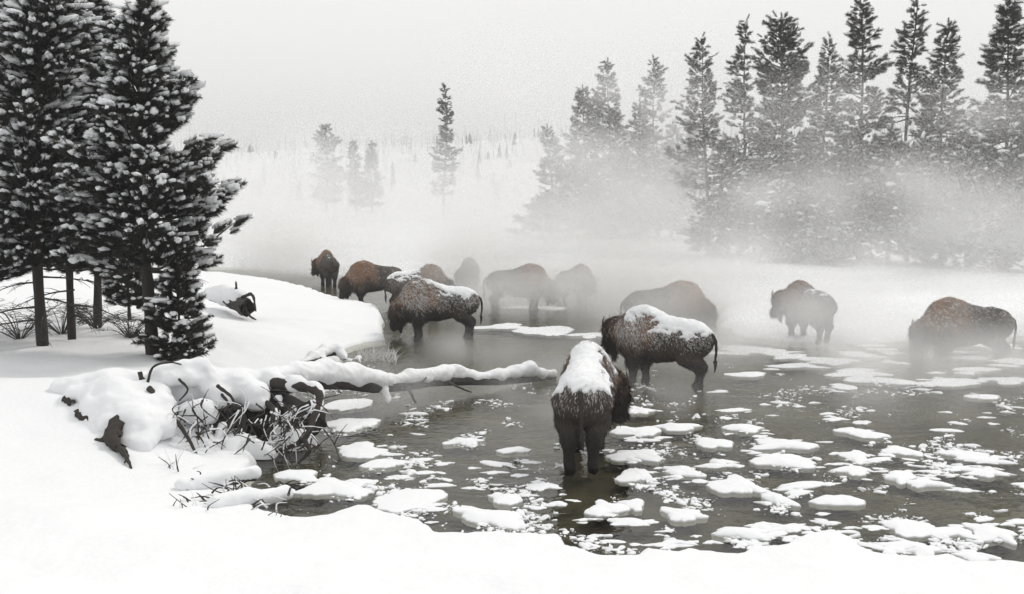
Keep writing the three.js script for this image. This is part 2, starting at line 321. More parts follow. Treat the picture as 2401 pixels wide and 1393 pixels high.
  for (const s of [-1, 1]) {
    const hb = n1.clone().addScaledVector(ht, 0.1).addScaledVector(hs, s * 0.17), out = hs.clone().multiplyScalar(s);
    mesh('horn', stick([hb, hb.clone().addScaledVector(out, 0.13).addScaledVector(V(0, 1, 0), 0.03), hb.clone().addScaledVector(out, 0.19).addScaledVector(V(0, 1, 0), 0.13), hb.clone().addScaledVector(out, 0.14).addScaledVector(V(0, 1, 0), 0.24)], 0.042, 0.008, 7, 0), HORN, root);
    const e = new THREE.SphereGeometry(0.024, 8, 6), ep = n1.clone().addScaledVector(hd, 0.2).addScaledVector(hs, s * 0.172).addScaledVector(ht, 0.05); e.translate(ep.x, ep.y, ep.z);
    mesh('eye', e, EYEBALL, root);
    const ear = new THREE.SphereGeometry(1, 8, 6); ear.scale(0.035, 0.05, 0.1); ear.rotateY(headYaw * -1 + (s > 0 ? 0 : Math.PI)); const qe = n1.clone().addScaledVector(hs, s * 0.24).addScaledVector(ht, 0.02).addScaledVector(hd, -0.02); ear.translate(qe.x, qe.y, qe.z);
    mesh('ear', ear, WOOD, root);
  }
  mesh('tail', mergeGeometries([stick([V(-1.2, 1.18, 0), V(-1.28, 1.08, 0.01), V(-1.31, 0.85, 0.02), V(-1.28, 0.62, 0.03)], 0.038, 0.022, 6), stick([V(-1.285, 0.64, 0.03), V(-1.29, 0.53, 0.035), V(-1.27, 0.4, 0.04)], 0.045, 0.012, 6)]), WOOD, root);
  return root;
}
const stand = (px, dist, y = -0.06) => { const p = deep(px, 600, dist); p.y = y; return p; };
const PI = Math.PI, onSnow = (px, dist) => { const p = deep(px, 600, dist); p.y = ground(p.x, p.z); return p; };
bison({ at: stand(1376, 15.2, -0.06), size: 0.96, yaw: PI / 2 - 0.13, neckYaw: 0.75, headYaw: 0.25, neckDrop: 0.4, headDrop: 1.2, snow: 1.55, capeSnow: 0.8, frost: 0.95, stride: [0.05, -0.05, -0.04, 0.05], cell: 0.024, hairs: 26000, salt: 1, label: 'largest bison, seen from behind, thick snow on its back and head turned aside' });
bison({ at: stand(1545, 21.6, -0.06), size: 0.95, yaw: PI - 0.62, neckYaw: 0.12, neckDrop: -0.02, headDrop: 0.95, snow: 1.4, capeSnow: 0.55, frost: 1.35, stride: [0.06, -0.08, -0.12, 0.08], cell: 0.026, hairs: 22000, salt: 2, label: 'snow-backed bison with upturned horn standing just beyond the largest bison' });
bison({ at: stand(1018, 30, -0.1), yaw: PI + 0.12, neckDrop: 0.62, headDrop: 1.25, snow: 1.0, frost: 1.9, stride: [0.04, -0.05, 0.05, -0.08], cell: 0.03, hairs: 16000, salt: 3, label: 'brown bison side on with frosted coat, lowering its muzzle to the snowy bank' });
bison({ at: stand(985, 37.5), yaw: 0.5, neckDrop: 0.5, snow: 0.85, frost: 0.7, stride: [0, 0.05, 0.05, -0.05], salt: 4, hairs: 8000, label: 'bison with pale snowy rump turned away, half hidden behind the frosted bison' });
bison({ at: stand(872, 40.5), yaw: PI + 0.42, neckYaw: 0.1, neckDrop: 0.62, headDrop: 1.2, frost: 0.5, stride: [0.06, -0.08, 0, 0.06], salt: 5, hairs: 8000, label: 'dark-headed bison with reddish hump wading with head low, front end towards viewer' });
bison({ at: stand(768, 51.5), yaw: PI / 2 + 0.32, neckYaw: -0.75, neckDrop: 0.25, snow: 0.42, frost: 0.3, stride: [0, 0, 0.04, -0.04], salt: 6, hairs: 6000, label: 'small distant dark bison seen from behind at the head of the line' });
bison({ at: stand(1222, 38), yaw: -0.08, neckDrop: 0.6, headDrop: 1.25, frost: 0.5, stride: [0.05, -0.08, 0.08, -0.04], salt: 7, hairs: 7000, label: 'misty bison facing the opposite way with lowered head in mid river' });
bison({ at: stand(1350, 41), size: 0.9, yaw: 0.85, neckDrop: 0.5, frost: 0.2, salt: 8, hairs: 4000, label: 'faint bison in thick steam in front of the lowered-head misty bison' });
bison({ at: stand(1097, 43), yaw: PI / 2 - 0.1, frost: 0.2, salt: 9, hairs: 4000, label: 'faintest bison, a pale shape seen end on through the steam' });
bison({ at: stand(1572, 28.5), yaw: 0.12, neckDrop: 0.6, headDrop: 1.2, frost: 0.2, salt: 10, hairs: 6000, label: 'steam-veiled bison whose brown hump shows behind the snow-backed bison' });
bison({ at: onSnow(1893, 28.6), size: 0.93, yaw: PI - 1.3, neckYaw: -0.45, neckDrop: 0.1, headDrop: 1.0, frost: 0.8, snow: 0.5, stride: [0.05, -0.05, -0.05, 0.08], salt: 11, cell: 0.03, hairs: 9000, label: 'brown bison standing on the far snow shelf, quartering away' });
bison({ at: stand(2262, 26, -0.3), yaw: PI + 0.05, neckDrop: 0.55, headDrop: 1.2, frost: 0.9, salt: 12, cell: 0.03, hairs: 9000, label: 'rightmost bison, side on and wading belly deep in mist' });
console.log('bison');

// ---------------------------------------------------------------- conifers
const tuftShape = (needles, len, rad, width, s0) => {      // a brush of needles along +y
  seed = s0; const p = [], n = [];
  for (let i = 0; i < needles; i++) {
    const y = R() * len * 0.8, a = R() * 6.283, lift = rr(0.35, 1.1), r = rad * rr(0.75, 1.15) * (1 - 0.35 * y / len), c = Math.cos(a), s = Math.sin(a);
    p.push(-s * width, y, c * width, s * width, y, -c * width, c * r, y + r * lift, s * r);
    for (let k = 0; k < 3; k++) n.push(c * 0.8, 0.6, s * 0.8);
  }
  const g = new THREE.BufferGeometry(); g.setAttribute('position', new THREE.Float32BufferAttribute(p, 3)); g.setAttribute('normal', new THREE.Float32BufferAttribute(n, 3)); return g;
};
const TUFT = tuftShape(110, 0.22, 0.115, 0.008, 5), TUFT_FAR = tuftShape(80, 0.36, 0.15, 0.011, 6);
const lump = (detail, k, s0) => {                          // a soft lump of snow lying along +y
  const g = mergeVertices(new THREE.IcosahedronGeometry(1, detail).deleteAttribute('normal').deleteAttribute('uv')), p = g.attributes.position;
  for (let i = 0; i < p.count; i++) { const x = p.getX(i), y = p.getY(i), z = p.getZ(i), w = 1 + k * N3(x * 1.6 + s0, y * 1.6, z * 1.6); p.setXYZ(i, x * w, y * w, z * w); }
  g.computeVertexNormals(); return g;
};
const SNOW_LUMP = lump(2, 0.9, 3), SNOW_LUMP_FAR = lump(1, 0.6, 9);
const UP = V(0, 1, 0);
function conifer(o) {                                      // o: height, bare, width(t) half width at height share t, gap, far, snow
  seed = o.seed; const far = !!o.far, H = o.height, grp = thing(o.name ?? 'pine_tree', o.label, 'tree', o.group, o.at), lean = V(rr(-0.035, 0.035) * H, 0, rr(-0.03, 0.03) * H);
  const axis = (t) => V(lean.x * t * t + 0.012 * H * Math.sin(t * 5 + o.seed), H * t, lean.z * t * t);
  mesh('trunk', stick([0, 0.15, 0.35, 0.6, 0.85, 1].map((t) => { const p = axis(t); if (!t) p.y = -0.3; return p; }), o.girth ?? H * 0.016, 0.012, far ? 6 : 10, 0.08), BARK, grp);
  const limbs = [], tufts = [], tints = [], caps = [], m = new THREE.Matrix4(), q = new THREE.Quaternion(), size = far ? 1 : 1;
  const put = (p, d, s) => {
    q.setFromUnitVectors(UP, d); q.multiply(new THREE.Quaternion().setFromAxisAngle(UP, R() * 6.28));
    tufts.push(m.compose(p, q, V(s, s * rr(0.85, 1.25), s)).clone());
    const k = rr(0.55, 1.5), warm = R(); tints.push(rgb(k * (1 + 0.35 * warm), k, k * (1 - 0.15 * warm)));
    if (R() < o.snow) {
      const l = far ? 0.085 : 0.056, c = p.clone().addScaledVector(d, (far ? 0.2 : 0.15) * s).add(V(0, (far ? 0.07 : 0.05) * s, 0)), flat = V(d.x, d.y * 0.35, d.z).normalize();
      q.setFromUnitVectors(UP, flat); const w = rr(0.5, 1.2) * (R() < 0.1 ? 1.35 : 1) * l * s;
      caps.push(m.compose(c, q, V(w * rr(0.5, 0.95), w * rr(0.9, 3.0), w * rr(0.5, 0.9))).clone());
    }
  };
  const step = o.step ?? (far ? 0.36 : 0.17);
  for (let y = o.bare * H; y < H * 0.985; y += step * rr(0.5, 1.3) * (1 - 0.45 * y / H)) {
    const t = y / H, n = 4 + Math.floor(R() * 2), off = R() * 6.28;
    for (let k = 0; k < n; k++) {
      if (R() < (o.gap ?? 0.1)) continue;
      const a = off + k * 6.283 / n + rr(-0.4, 0.4), toward = Math.cos(a - (o.side ?? 0)), patchy = N3(Math.cos(a) * 1.3 + o.seed, y * (far ? 0.55 : 1.1), Math.sin(a) * 1.3), L = o.width(t, a) * rr(0.5, 1.1) * (1 + (far ? 1.1 : 0.45) * patchy) * (1 + (o.lop ?? 0) * toward);
      if (L < 0.08 || (patchy < (far ? -0.22 : -0.3) && t < 0.95 && R() < 0.8)) continue;
      const rise = (far ? lerp(-0.2, 0.6, t ** 2) : lerp(-0.12, 0.85, t ** 1.4)) + rr(-0.2, 0.2), a0 = axis(t), out = V(Math.cos(a), 0, Math.sin(a));
      const pt = (u) => a0.clone().addScaledVector(out, L * u).add(V(0, L * (rise * u - 0.32 * u * (1 - u) + 0.2 * u * u), 0));
      limbs.push(stick([pt(0), pt(0.5), pt(1)], (far ? 0.03 : 0.018) + L * 0.012, 0.006, 4, 0));
      const gapL = far ? 0.26 : 0.17, count = Math.max(1, Math.round(L / gapL * (far ? 1.9 : 2.7)));
      for (let i = 0; i < count; i++) {
        const u = 1 - (i / count) * (1 - (o.hollow ?? (far ? 0.3 : 0.3))) + rr(-0.03, 0.03), along = pt(Math.min(1, u)), spread = (1.08 - u) * 0.55 * L + (far ? 0.12 : 0.07), sw = rr(-1, 1);
        along.add(V(-out.z * sw * spread, rr(-0.4, 0.6) * spread * 0.5, out.x * sw * spread));
        const d = V(out.x + -out.z * sw * 1.1, far ? rr(-0.3, 1.1) : rr(0.2, 0.9), out.z + out.x * sw * 1.1).normalize();
        put(along, d, rr(0.75, 1.25) * size * (o.tuft ?? 1));
      }
    }
  }
  for (let i = 0; i < (far ? 5 : 9); i++) put(axis(1 - 0.02 * i).add(V(rr(-0.06, 0.06), 0, rr(-0.06, 0.06))), V(rr(-0.5, 0.5), 1, rr(-0.5, 0.5)).normalize(), (o.tuft ?? 1) * rr(0.7, 1));
  if (limbs.length) mesh('limb', mergeGeometries(limbs), BARK, grp).userData.kind = 'stuff';
  copies('crown', far ? TUFT_FAR : TUFT, NEEDLE, tufts, grp, tints);
  if (caps.length) copies('snow', far ? SNOW_LUMP_FAR : SNOW_LUMP, SNOW_PLAIN, caps, grp);
  for (const [h, a, L, drop] of o.dead ?? []) {             // bare dead branches with side twigs
    const b = V(0, h, 0), out = V(Math.cos(a), 0, Math.sin(a)), pt = (u, w = 0) => b.clone().addScaledVector(out, L * u).add(V(-out.z * w, -drop * L * u * u + w * 0.3, out.x * w)), list = [stick([pt(0), pt(0.4), pt(0.75), pt(1)], far ? 0.05 : 0.022, 0.004, 5, 0.1)];
    for (let i = 0; i < 12; i++) { const u = rr(0.2, 0.98), w = rr(-0.35, 0.35) * L * 0.7, s = pt(u), e = pt(Math.min(1.15, u + rr(0.05, 0.25)), w).add(V(0, rr(-0.25, 0.12) * L * 0.4, 0)); list.push(stick([s, s.clone().lerp(e, 0.5).add(V(0, 0.03, 0)), e], far ? 0.02 : 0.008, 0.002, 4, 0)); }
    mesh('dead_branch', mergeGeometries(list), TWIG, grp);
  }
  return grp;
}
const cone = (w, peak = 0.2, e = 0.85) => (t) => w * (t < peak ? 0.55 + 0.45 * t / peak : Math.pow(Math.max(0, 1 - (t - peak) / (1 - peak)), e)) + 0.05;
const rise = (px, tip, dist) => deep(px, tip, dist).y - onSnow(px, dist).y;
const nearG = 'snow-laden pines on the home bank';
conifer({ seed: 21, at: onSnow(345, 19.8), height: rise(345, 12, 19.8), bare: 0.25, snow: 0.85, width: cone(1.6, 0.36, 0.95), lop: 0.06, side: -0.3, girth: 0.125, group: nearG, gap: 0.13, dead: [[1.75, 2.6, 1.0, -0.15], [1.5, 0.3, 1.1, 0.15]], label: 'front pine whose snow-tufted crown reaches out over the open snow' });
conifer({ seed: 22, at: onSnow(95, 20.6), height: rise(95, -95, 20.6), bare: 0.22, snow: 0.85, width: cone(1.5, 0.35, 0.85), girth: 0.115, group: nearG, gap: 0.14, dead: [[0.9, 0.4, 1.3, 0.25], [0.75, 2.9, 1.5, 0.3], [1.2, 3.6, 1.4, 0.2], [0.55, 1.2, 1.1, 0.3], [1.3, 0.1, 1.2, 0.1], [0.5, 2.4, 1.2, 0.1]], label: 'thick-trunked pine with bare dead lower branches nearest the picture edge' });
conifer({ seed: 23, at: onSnow(172, 21.9), height: rise(172, -80, 21.9), bare: 0.2, snow: 0.85, width: cone(1.4, 0.35, 0.85), girth: 0.085, group: nearG, gap: 0.14, dead: [[0.7, 0.2, 1.1, 0.3], [1.0, 2.4, 1.2, 0.25], [0.5, 0.9, 1.0, 0.2]], label: 'slim tall pine second from the picture edge, straight bare trunk' });
conifer({ seed: 24, at: onSnow(232, 25), height: rise(232, -70, 25), bare: 0.17, snow: 0.85, width: cone(1.2, 0.3, 0.95), girth: 0.1, group: nearG, gap: 0.14, label: 'pine set back between the slim pine and the front pine' });
conifer({ seed: 25, at: onSnow(-70, 22.5), height: 8.8, bare: 0.15, snow: 0.45, width: cone(1.7, 0.25, 0.7), girth: 0.115, group: nearG, gap: 0.14, label: 'pine cut off by the picture edge, only its branch tips in view' });
conifer({ seed: 27, at: onSnow(418, 19.6), height: 1.75, bare: 0.03, snow: 0.35, tuft: 0.8, width: cone(0.6, 0.12, 1.25), girth: 0.03, group: nearG, step: 0.13, gap: 0.05, name: 'pine_sapling', label: 'dark bushy pine sapling at the foot of the front pine' });
conifer({ seed: 28, at: onSnow(300, 28), height: 3.2, bare: 0.12, snow: 0.45, width: cone(0.7, 0.3, 0.8), girth: 0.05, group: nearG, gap: 0.14, name: 'pine_sapling', label: 'young pine half hidden between trunks behind the front pine' });
console.log('near trees');
const farG = 'misty pines along the far bank';
// [px of the trunk, py of the tip, distance, half width in metres, bare share, snow, seed, label, options]
const stands = [
  [2342, -4, 58, 1.9, 0.08, 0.22, 31, 'darkest pine, dense narrow spire nearest the right edge', {}],
  [2420, 185, 55, 1.7, 0.08, 0.3, 32, 'pine half cut off by the right picture edge', {}],
  [2202, 55, 62, 2.1, 0.1, 0.25, 33, 'dark pine with double pointed tip beside the darkest pine', {}],
  [2122, -60, 65, 1.9, 0.5, 0.1, 34, 'tall sparse pine with bare trunk and ragged top', { gap: 0.45, lop: 0.35, side: 3, dead: [[8.5, 2.7, 2.2, 0.15], [7.4, 0.2, 1.8, 0.1]] }],
  [2018, 2, 66, 2.6, 0.08, 0.25, 35, 'broad pine with slender tip reaching the picture top', {}],
  [1915, 92, 74, 1.7, 0.1, 0.25, 36, 'thin pine standing in the gap between two broad pines', { gap: 0.25 }],
  [1822, 42, 69, 2.7, 0.08, 0.22, 37, 'broad round-topped dark pine at the middle of the far stand', { e: 0.6 }],
  [1737, 48, 73, 1.6, 0.3, 0.15, 38, 'lopsided pine with clumped branches on one side only', { gap: 0.4, lop: 0.6, side: 3.1 }],
  [1655, 88, 74, 1.8, 0.3, 0.15, 39, 'broken-topped pine with dead bare branch sticking out', { gap: 0.42, lop: 0.3, side: 3, dead: [[8.2, 3.0, 2.4, -0.2], [12.2, 2.9, 1.3, -0.1], [12.9, 0.5, 0.7, -0.4]] }],
  [1690, 330, 68, 1.9, 0.05, 0.4, 40, 'bushy young pine below the broken-topped pine', {}],
  [1770, 355, 66, 2.0, 0.05, 0.45, 41, 'bushy young pine below the lopsided pine', {}],
  [1880, 320, 66, 2.1, 0.05, 0.45, 42, 'bushy young pine below the thin gap pine', {}],
  [1975, 345, 64, 2.0, 0.05, 0.45, 43, 'bushy young pine at the foot of the broad slender-tipped pine', {}],
  [2080, 300, 63, 2.1, 0.05, 0.4, 44, 'bushy young pine at the foot of the sparse pine', {}],
  [2165, 330, 60, 1.9, 0.05, 0.45, 45, 'bushy young pine at the foot of the double-tipped pine', {}],
  [2265, 315, 58, 2.0, 0.05, 0.45, 46, 'bushy young pine between the double-tipped and darkest pines', {}],
  [2360, 350, 54, 1.9, 0.1, 0.4, 47, 'bushy young pine in front of the darkest pine', {}],
  [1830, 440, 62, 1.5, 0.05, 0.4, 48, 'low snowy pine sapling in front of the broad round-topped pine', {}],
  [1930, 470, 60, 1.4, 0.05, 0.4, 49, 'lowest snowy sapling at the front edge of the stand', {}],
  [1425, 140, 96, 2.4, 0.12, 0.2, 50, 'tall pale pine leading the stand beside the open meadow', { gap: 0.2 }],
  [1376, 205, 94, 1.9, 0.1, 0.2, 51, 'pointed pine touching the tall pale pine', {}],
  [1537, 135, 100, 2.1, 0.15, 0.2, 52, 'pale pine with thin open top behind the gap', { gap: 0.38 }],
  [1500, 240, 98, 1.4, 0.1, 0.2, 53, 'short pale pine below the thin open-topped pine', {}],
  [1575, 290, 96, 1.9, 0.08, 0.3, 54, 'hazy pine at the foot of the thin open-topped pine', {}],
  [1455, 330, 92, 2.2, 0.06, 0.35, 55, 'wide hazy pine below the tall pale pine', {}],
  [1292, 300, 102, 1.5, 0.1, 0.2, 56, 'small faint pine at the meadow end of the stand', {}],
  [1340, 375, 96, 2.0, 0.12, 0.3, 57, 'faint bushy pine beside the small faint pine', {}],
  [1268, 455, 97, 1.7, 0.25, 0.35, 58, 'low round pine clump ending the far stand', {}],
  [1622, 300, 90, 1.7, 0.1, 0.25, 59, 'hazy pine in the gap of the far stand', {}],
  [1402, 400, 93, 2.0, 0.12, 0.4, 60, 'snowy low pine with trunks showing at its foot', {}],
  [1044, 200, 132, 1.7, 0.2, 0.15, 61, 'lone ragged pine rising out of the steam at mid picture', { gap: 0.35 }],
  [768, 295, 150, 2.6, 0.12, 0.4, 62, 'frosted pale pine in the steam above the small distant bison', { gap: 0.15, e: 0.6 }],
  [835, 332, 155, 1.2, 0.1, 0.2, 63, 'tiny faint pine beside the frosted pale pine', {}],
  [872, 335, 150, 1.7, 0.1, 0.2, 64, 'small bushy faint pine far behind the herd', {}],
];
for (const [px, tip, dist, w, bare, snow, s, label, more] of stands) {
  const at = onSnow(px, dist), height = deep(px, tip, dist).y - at.y;
  conifer({ seed: s, at, height, bare, snow: snow * 0.9, far: true, width: cone(w * rr(0.95, 1.35), rr(0.12, 0.3), more.e ?? rr(0.8, 1.1)), tuft: (dist > 85 ? 1.3 : 1.15), step: dist > 85 ? 0.42 : 0.33, group: farG, girth: 0.16, gap: 0.1, label, ...more });
}
// the burnt wood on the far slope: a mass of thin bare trunks
{
  seed = 77; const g = new THREE.CylinderGeometry(0.05, 0.16, 1, 5); g.translate(0, 0.5, 0); const mats = [], bush = [];
  for (let i = 0; i < 1100; i++) {
    const a = rr(-27, 27) * PI / 180, d = rr(250, 520), x = Math.sin(a) * d, z = -Math.cos(a) * d, h = rr(3, 8) * (R() < 0.08 ? 1.6 : 1);
    mats.push(new THREE.Matrix4().compose(V(x, ground(x, z) - 0.5, z), new THREE.Quaternion().setFromEuler(new THREE.Euler(rr(-0.05, 0.05), 0, rr(-0.05, 0.05))), V(0.5, h, 0.5)));
    if (R() < 0.14) bush.push(new THREE.Matrix4().compose(V(x + 2, ground(x, z) - 0.3, z), new THREE.Quaternion(), V(rr(1.6, 2.6), rr(3, 6), rr(1.6, 2.6))));
  }
  tag(copies('distant_wood', g, BARK, mats, scene), 'thin bare trunks covering the far slope', 'wood');
  seed = 78; const parts = []; for (let k = 0; k < 26; k++) { const t = k / 26, c = new THREE.ConeGeometry(0.5 * (1 - t * 0.85) * rr(0.6, 1.1), 0.16, 5); c.translate(rr(-0.06, 0.06), 0.1 + t * 0.85, rr(-0.06, 0.06)); c.rotateY(R() * 6); parts.push(c); }
  tag(copies('distant_firs', mergeGeometries(parts), NEEDLE, bush, scene), 'small firs among bare trunks on the far slope', 'wood');
}
console.log('far trees');

// ---------------------------------------------------------------- fallen tree with its upturned roots
const path = (list) => list.map(([x, y, d]) => deep(x, y, d));
function snowMass(list, k, cell, rough = 0.032) {          // list of runs of [px, py, distance, radius]; snow pillows that melt together
  const caps = [], lo = V(1e9, 1e9, 1e9), hi = V(-1e9, -1e9, -1e9);
  for (const run of list) {
    const pts = run.map(([x, y, d, r]) => ({ p: deep(x, y, d), r }));
    if (pts.length === 1) pts.push({ p: pts[0].p.clone().add(V(0.01, 0, 0)), r: pts[0].r });
    for (let i = 0; i < pts.length - 1; i++) caps.push([pts[i].p, pts[i + 1].p, pts[i].r, pts[i + 1].r]);
    for (const { p, r } of pts) { lo.min(p.clone().addScalar(-r - 0.1)); hi.max(p.clone().addScalar(r + 0.1)); }
  }
  return skin((p) => { let d = 1e9; for (const [a, b, ra, rb] of caps) d = smin(d, cap(p, a, b, ra, rb), k); return d + rough * N3(p.x * 4, p.y * 4, p.z * 4) + rough * 0.6 * N3(p.x * 11, p.y * 11, p.z * 11); }, lo, hi, cell);
}
{
  seed = 300;
  const t = thing('fallen_tree', 'snow-covered fallen tree with upturned roots reaching across the water', 'fallen tree');
  mesh('trunk', stick(path([[500, 905, 16.1], [640, 905, 16.6], [760, 893, 17.5], [900, 905, 18.7], [1040, 892, 20], [1170, 893, 21], [1300, 883, 22.3]]), 0.16, 0.065, 12, 0.06), WOOD, t);
  mesh('snow', snowMass([
    [[335, 888, 15.5, .05], [380, 872, 15.6, .08], [430, 862, 15.7, .1], [475, 862, 15.8, .11], [492, 880, 15.9, .1]],
    [[340, 905, 15.4, .05], [395, 893, 15.5, .07], [450, 888, 15.6, .08], [490, 888, 15.8, .09]],
    [[492, 885, 16, .13], [560, 893, 16.2, .17], [640, 888, 16.6, .16], [700, 876, 17, .17], [760, 874, 17.5, .19], [830, 880, 18.1, .18], [890, 889, 18.6, .13], [915, 893, 18.8, .09], [960, 885, 19.2, .12], [1040, 876, 20, .13], [1068, 874, 20.3, .13], [1112, 884, 20.6, .1], [1170, 880, 21, .1], [1205, 872, 21.3, .1], [1242, 864, 21.6, .13], [1270, 876, 21.9, .08], [1298, 876, 22.2, .09]],
    [[360, 930, 15.8, .2], [430, 925, 15.9, .22], [490, 935, 16, .2]], [[560, 905, 16, .24], [600, 925, 15.9, .2]], [[500, 915, 15.8, .2], [520, 935, 15.7, .16]], [[600, 940, 15.8, .13], [612, 950, 15.75, .1]],
    [[640, 895, 16.4, .13], [690, 900, 16.1, .1], [738, 910, 15.9, .07], [748, 922, 15.8, .055], [744, 950, 15.6, .05], [736, 985, 15.4, .06]],
    [[690, 960, 15.9, .05], [672, 985, 15.7, .07]], [[655, 935, 16, .06], [660, 950, 15.9, .05]],
  ], 0.14, 0.034), SNOW_PLAIN, t).userData.label = 'thick pillow of snow along the trunk and roots';
  mesh('snow', snowMass([[[445, 968, 15.3, .15], [478, 968, 15.3, .17], [490, 975, 15.4, .12]]], 0.1, 0.03), SNOW_PLAIN, t);
  mesh('snow', snowMass([[[520, 1000, 15.3, .06], [505, 1040, 15.1, .07]]], 0.1, 0.025), SNOW_PLAIN, t);
  mesh('snow', snowMass([[[648, 965, 15.6, .05], [640, 985, 15.5, .07]]], 0.1, 0.025), SNOW_PLAIN, t);
  mesh('snow', snowMass([[[885, 893, 18.65, .08], [898, 912, 18.6, .085], [908, 932, 18.55, .06], [910, 945, 18.5, .03]]], 0.1, 0.03), SNOW_PLAIN, t);
  // dark upturned root plate under the snow
  const plateAt = deep(610, 985, 16.3);
  mesh('root_plate', skin((p) => Math.min(ell(p, plateAt, 0.95, 0.42, 0.4), ell(p, deep(470, 1000, 16.0), 0.75, 0.3, 0.4)) + 0.22 * fbm(p.x * 3, p.y * 3, p.z * 3, 4), plateAt.clone().add(V(-2.1, -0.7, -0.8)), plateAt.clone().add(V(1.2, 0.7, 1.0)), 0.05), std(0.014, 0.012, 0.012), t);
  const roots = [
    [[[500, 905, 15.9], [420, 885, 15.6], [345, 895, 15.45], [332, 885, 15.4]], .06, .02], [[[328, 872, 15.35], [333, 905, 15.35], [338, 960, 15.3]], .035, .02],
    [[[350, 910, 15.2], [380, 950, 15.0], [430, 1010, 14.7], [466, 1075, 14.4]], .045, .018], [[[640, 900, 16.2], [700, 905, 16], [748, 925, 15.7], [735, 980, 15.4], [712, 1030, 15], [660, 1055, 15], [600, 1060, 15]], .09, .02],
    [[[712, 1030, 15], [725, 1060, 14.8], [700, 1085, 14.7], [690, 1100, 14.7]], .04, .01], [[[520, 925, 15.6], [535, 950, 15.4], [512, 965, 15.3]], .025, .012], [[[510, 905, 15.5], [545, 935, 15.3], [548, 955, 15.25], [530, 962, 15.2]], .03, .012],
    [[[420, 890, 15.4], [440, 915, 15.2], [420, 940, 15.2]], .022, .01], [[[600, 935, 15.9], [640, 960, 15.6], [630, 1010, 15.3], [600, 1040, 15.2]], .06, .02], [[[560, 950, 15.9], [570, 1000, 15.5], [540, 1040, 15.3]], .06, .025],
    [[[500, 970, 15.9], [505, 1010, 15.4], [490, 1050, 15.2]], .05, .02], [[[660, 950, 16], [690, 985, 15.7], [660, 1025, 15.5]], .06, .03], [[[920, 905, 18.7], [990, 895, 19.1], [1000, 885, 19.1]], .04, .015], [[[955, 905, 19], [975, 945, 18.8]], .03, .02],
    [[[1040, 890, 20], [1080, 910, 19.6], [1105, 920, 19.4]], .03, .012], [[[345, 900, 15.3], [360, 860, 15.4], [400, 850, 15.5], [425, 855, 15.5]], .022, .01],
  ];
  for (const [px, py, rx, rz, h, k] of [[672, 1042, 0.42, 0.3, 0.22, 1], [560, 1065, 0.55, 0.35, 0.24, 2], [480, 1062, 0.4, 0.3, 0.2, 3]]) { const c = level(px, py, 0.06), d = mesh('snow', floe(k * 7.7, rx, rz, h, 0.4), SNOW_PLAIN, t); d.position.copy(c); }
  for (const [l, a, b] of roots) mesh('root', stick(path(l), a, b, 7, 0.12), WOOD, t);
  for (let i = 0; i < 95; i++) {                           // rootlets hanging in the hollow
    const x = rr(420, 740), y = rr(950, 1030), d = rr(15.0, 15.8), p = deep(x, y, d), q = p.clone().add(V(rr(-0.35, 0.35), rr(-0.4, 0.15), rr(-0.05, 0.25)));
    mesh('rootlet', stick([p, p.clone().lerp(q, 0.5).add(V(rr(-0.07, 0.07), rr(-0.07, 0.07), 0)), q], rr(0.007, 0.016), 0.004, 4, 0.1), [WOOD, TWIG, WOOD, SNOW_PLAIN][i % 4], t);
  }
}
{ // thin whips of the root tangle, some coated white
  seed = 320; const t = scene.getObjectByName('fallen_tree');
  for (let i = 0; i < 80; i++) {
    const x = rr(380, 760), y = rr(935, 1065), d = lerp(15.4, 14.5, (y - 880) / 180) + rr(-0.1, 0.3), a = deep(x, y, d), L = rr(0.2, 0.6), ang = rr(-2.6, -0.5) + (R() < 0.25 ? 2.4 : 0), e = a.clone().add(V(Math.cos(ang) * L, Math.sin(ang) * L, rr(0, 0.25))), m = a.clone().lerp(e, 0.5).add(V(G() * 0.09, rr(0, 0.12), 0.03)), white = R() < 0.45;
    mesh(white ? 'snowy_twig' : 'twig', stick([a, m, e], rr(0.008, 0.017), 0.003, 5, 0.25), white ? SNOW_PLAIN : R() < 0.5 ? TWIG : WOOD, t);
    if (R() < 0.5) { const e2 = m.clone().add(V(G() * 0.2, G() * 0.15, 0.05)); mesh('twig', stick([m, m.clone().lerp(e2, 0.5).add(V(0, 0.03, 0)), e2], 0.01, 0.003, 4, 0.2), TWIG, t); }
  }
}
function twiggy(name, label, px, py, d, n, spread, up, category = 'branch') { // a tangle of thin frosted sticks poking from the snow
  const c = deep(px, py, d), t = thing(name, label, category, null, c);
  for (let i = 0; i < n; i++) { const a = V(G() * spread * 0.35, -0.05, G() * spread * 0.3), b = a.clone().add(V(G() * spread * 0.7, rr(0.1, 1) * up, G() * spread * 0.5)); mesh('twig', stick([a, a.clone().lerp(b, 0.5).add(V(G() * 0.05, 0.05 * up, 0)), b], rr(0.008, 0.016), 0.003, 4, 0.1), R() < 0.4 ? SNOW_PLAIN : TWIG, t); }
  return t;
}
seed = 340;
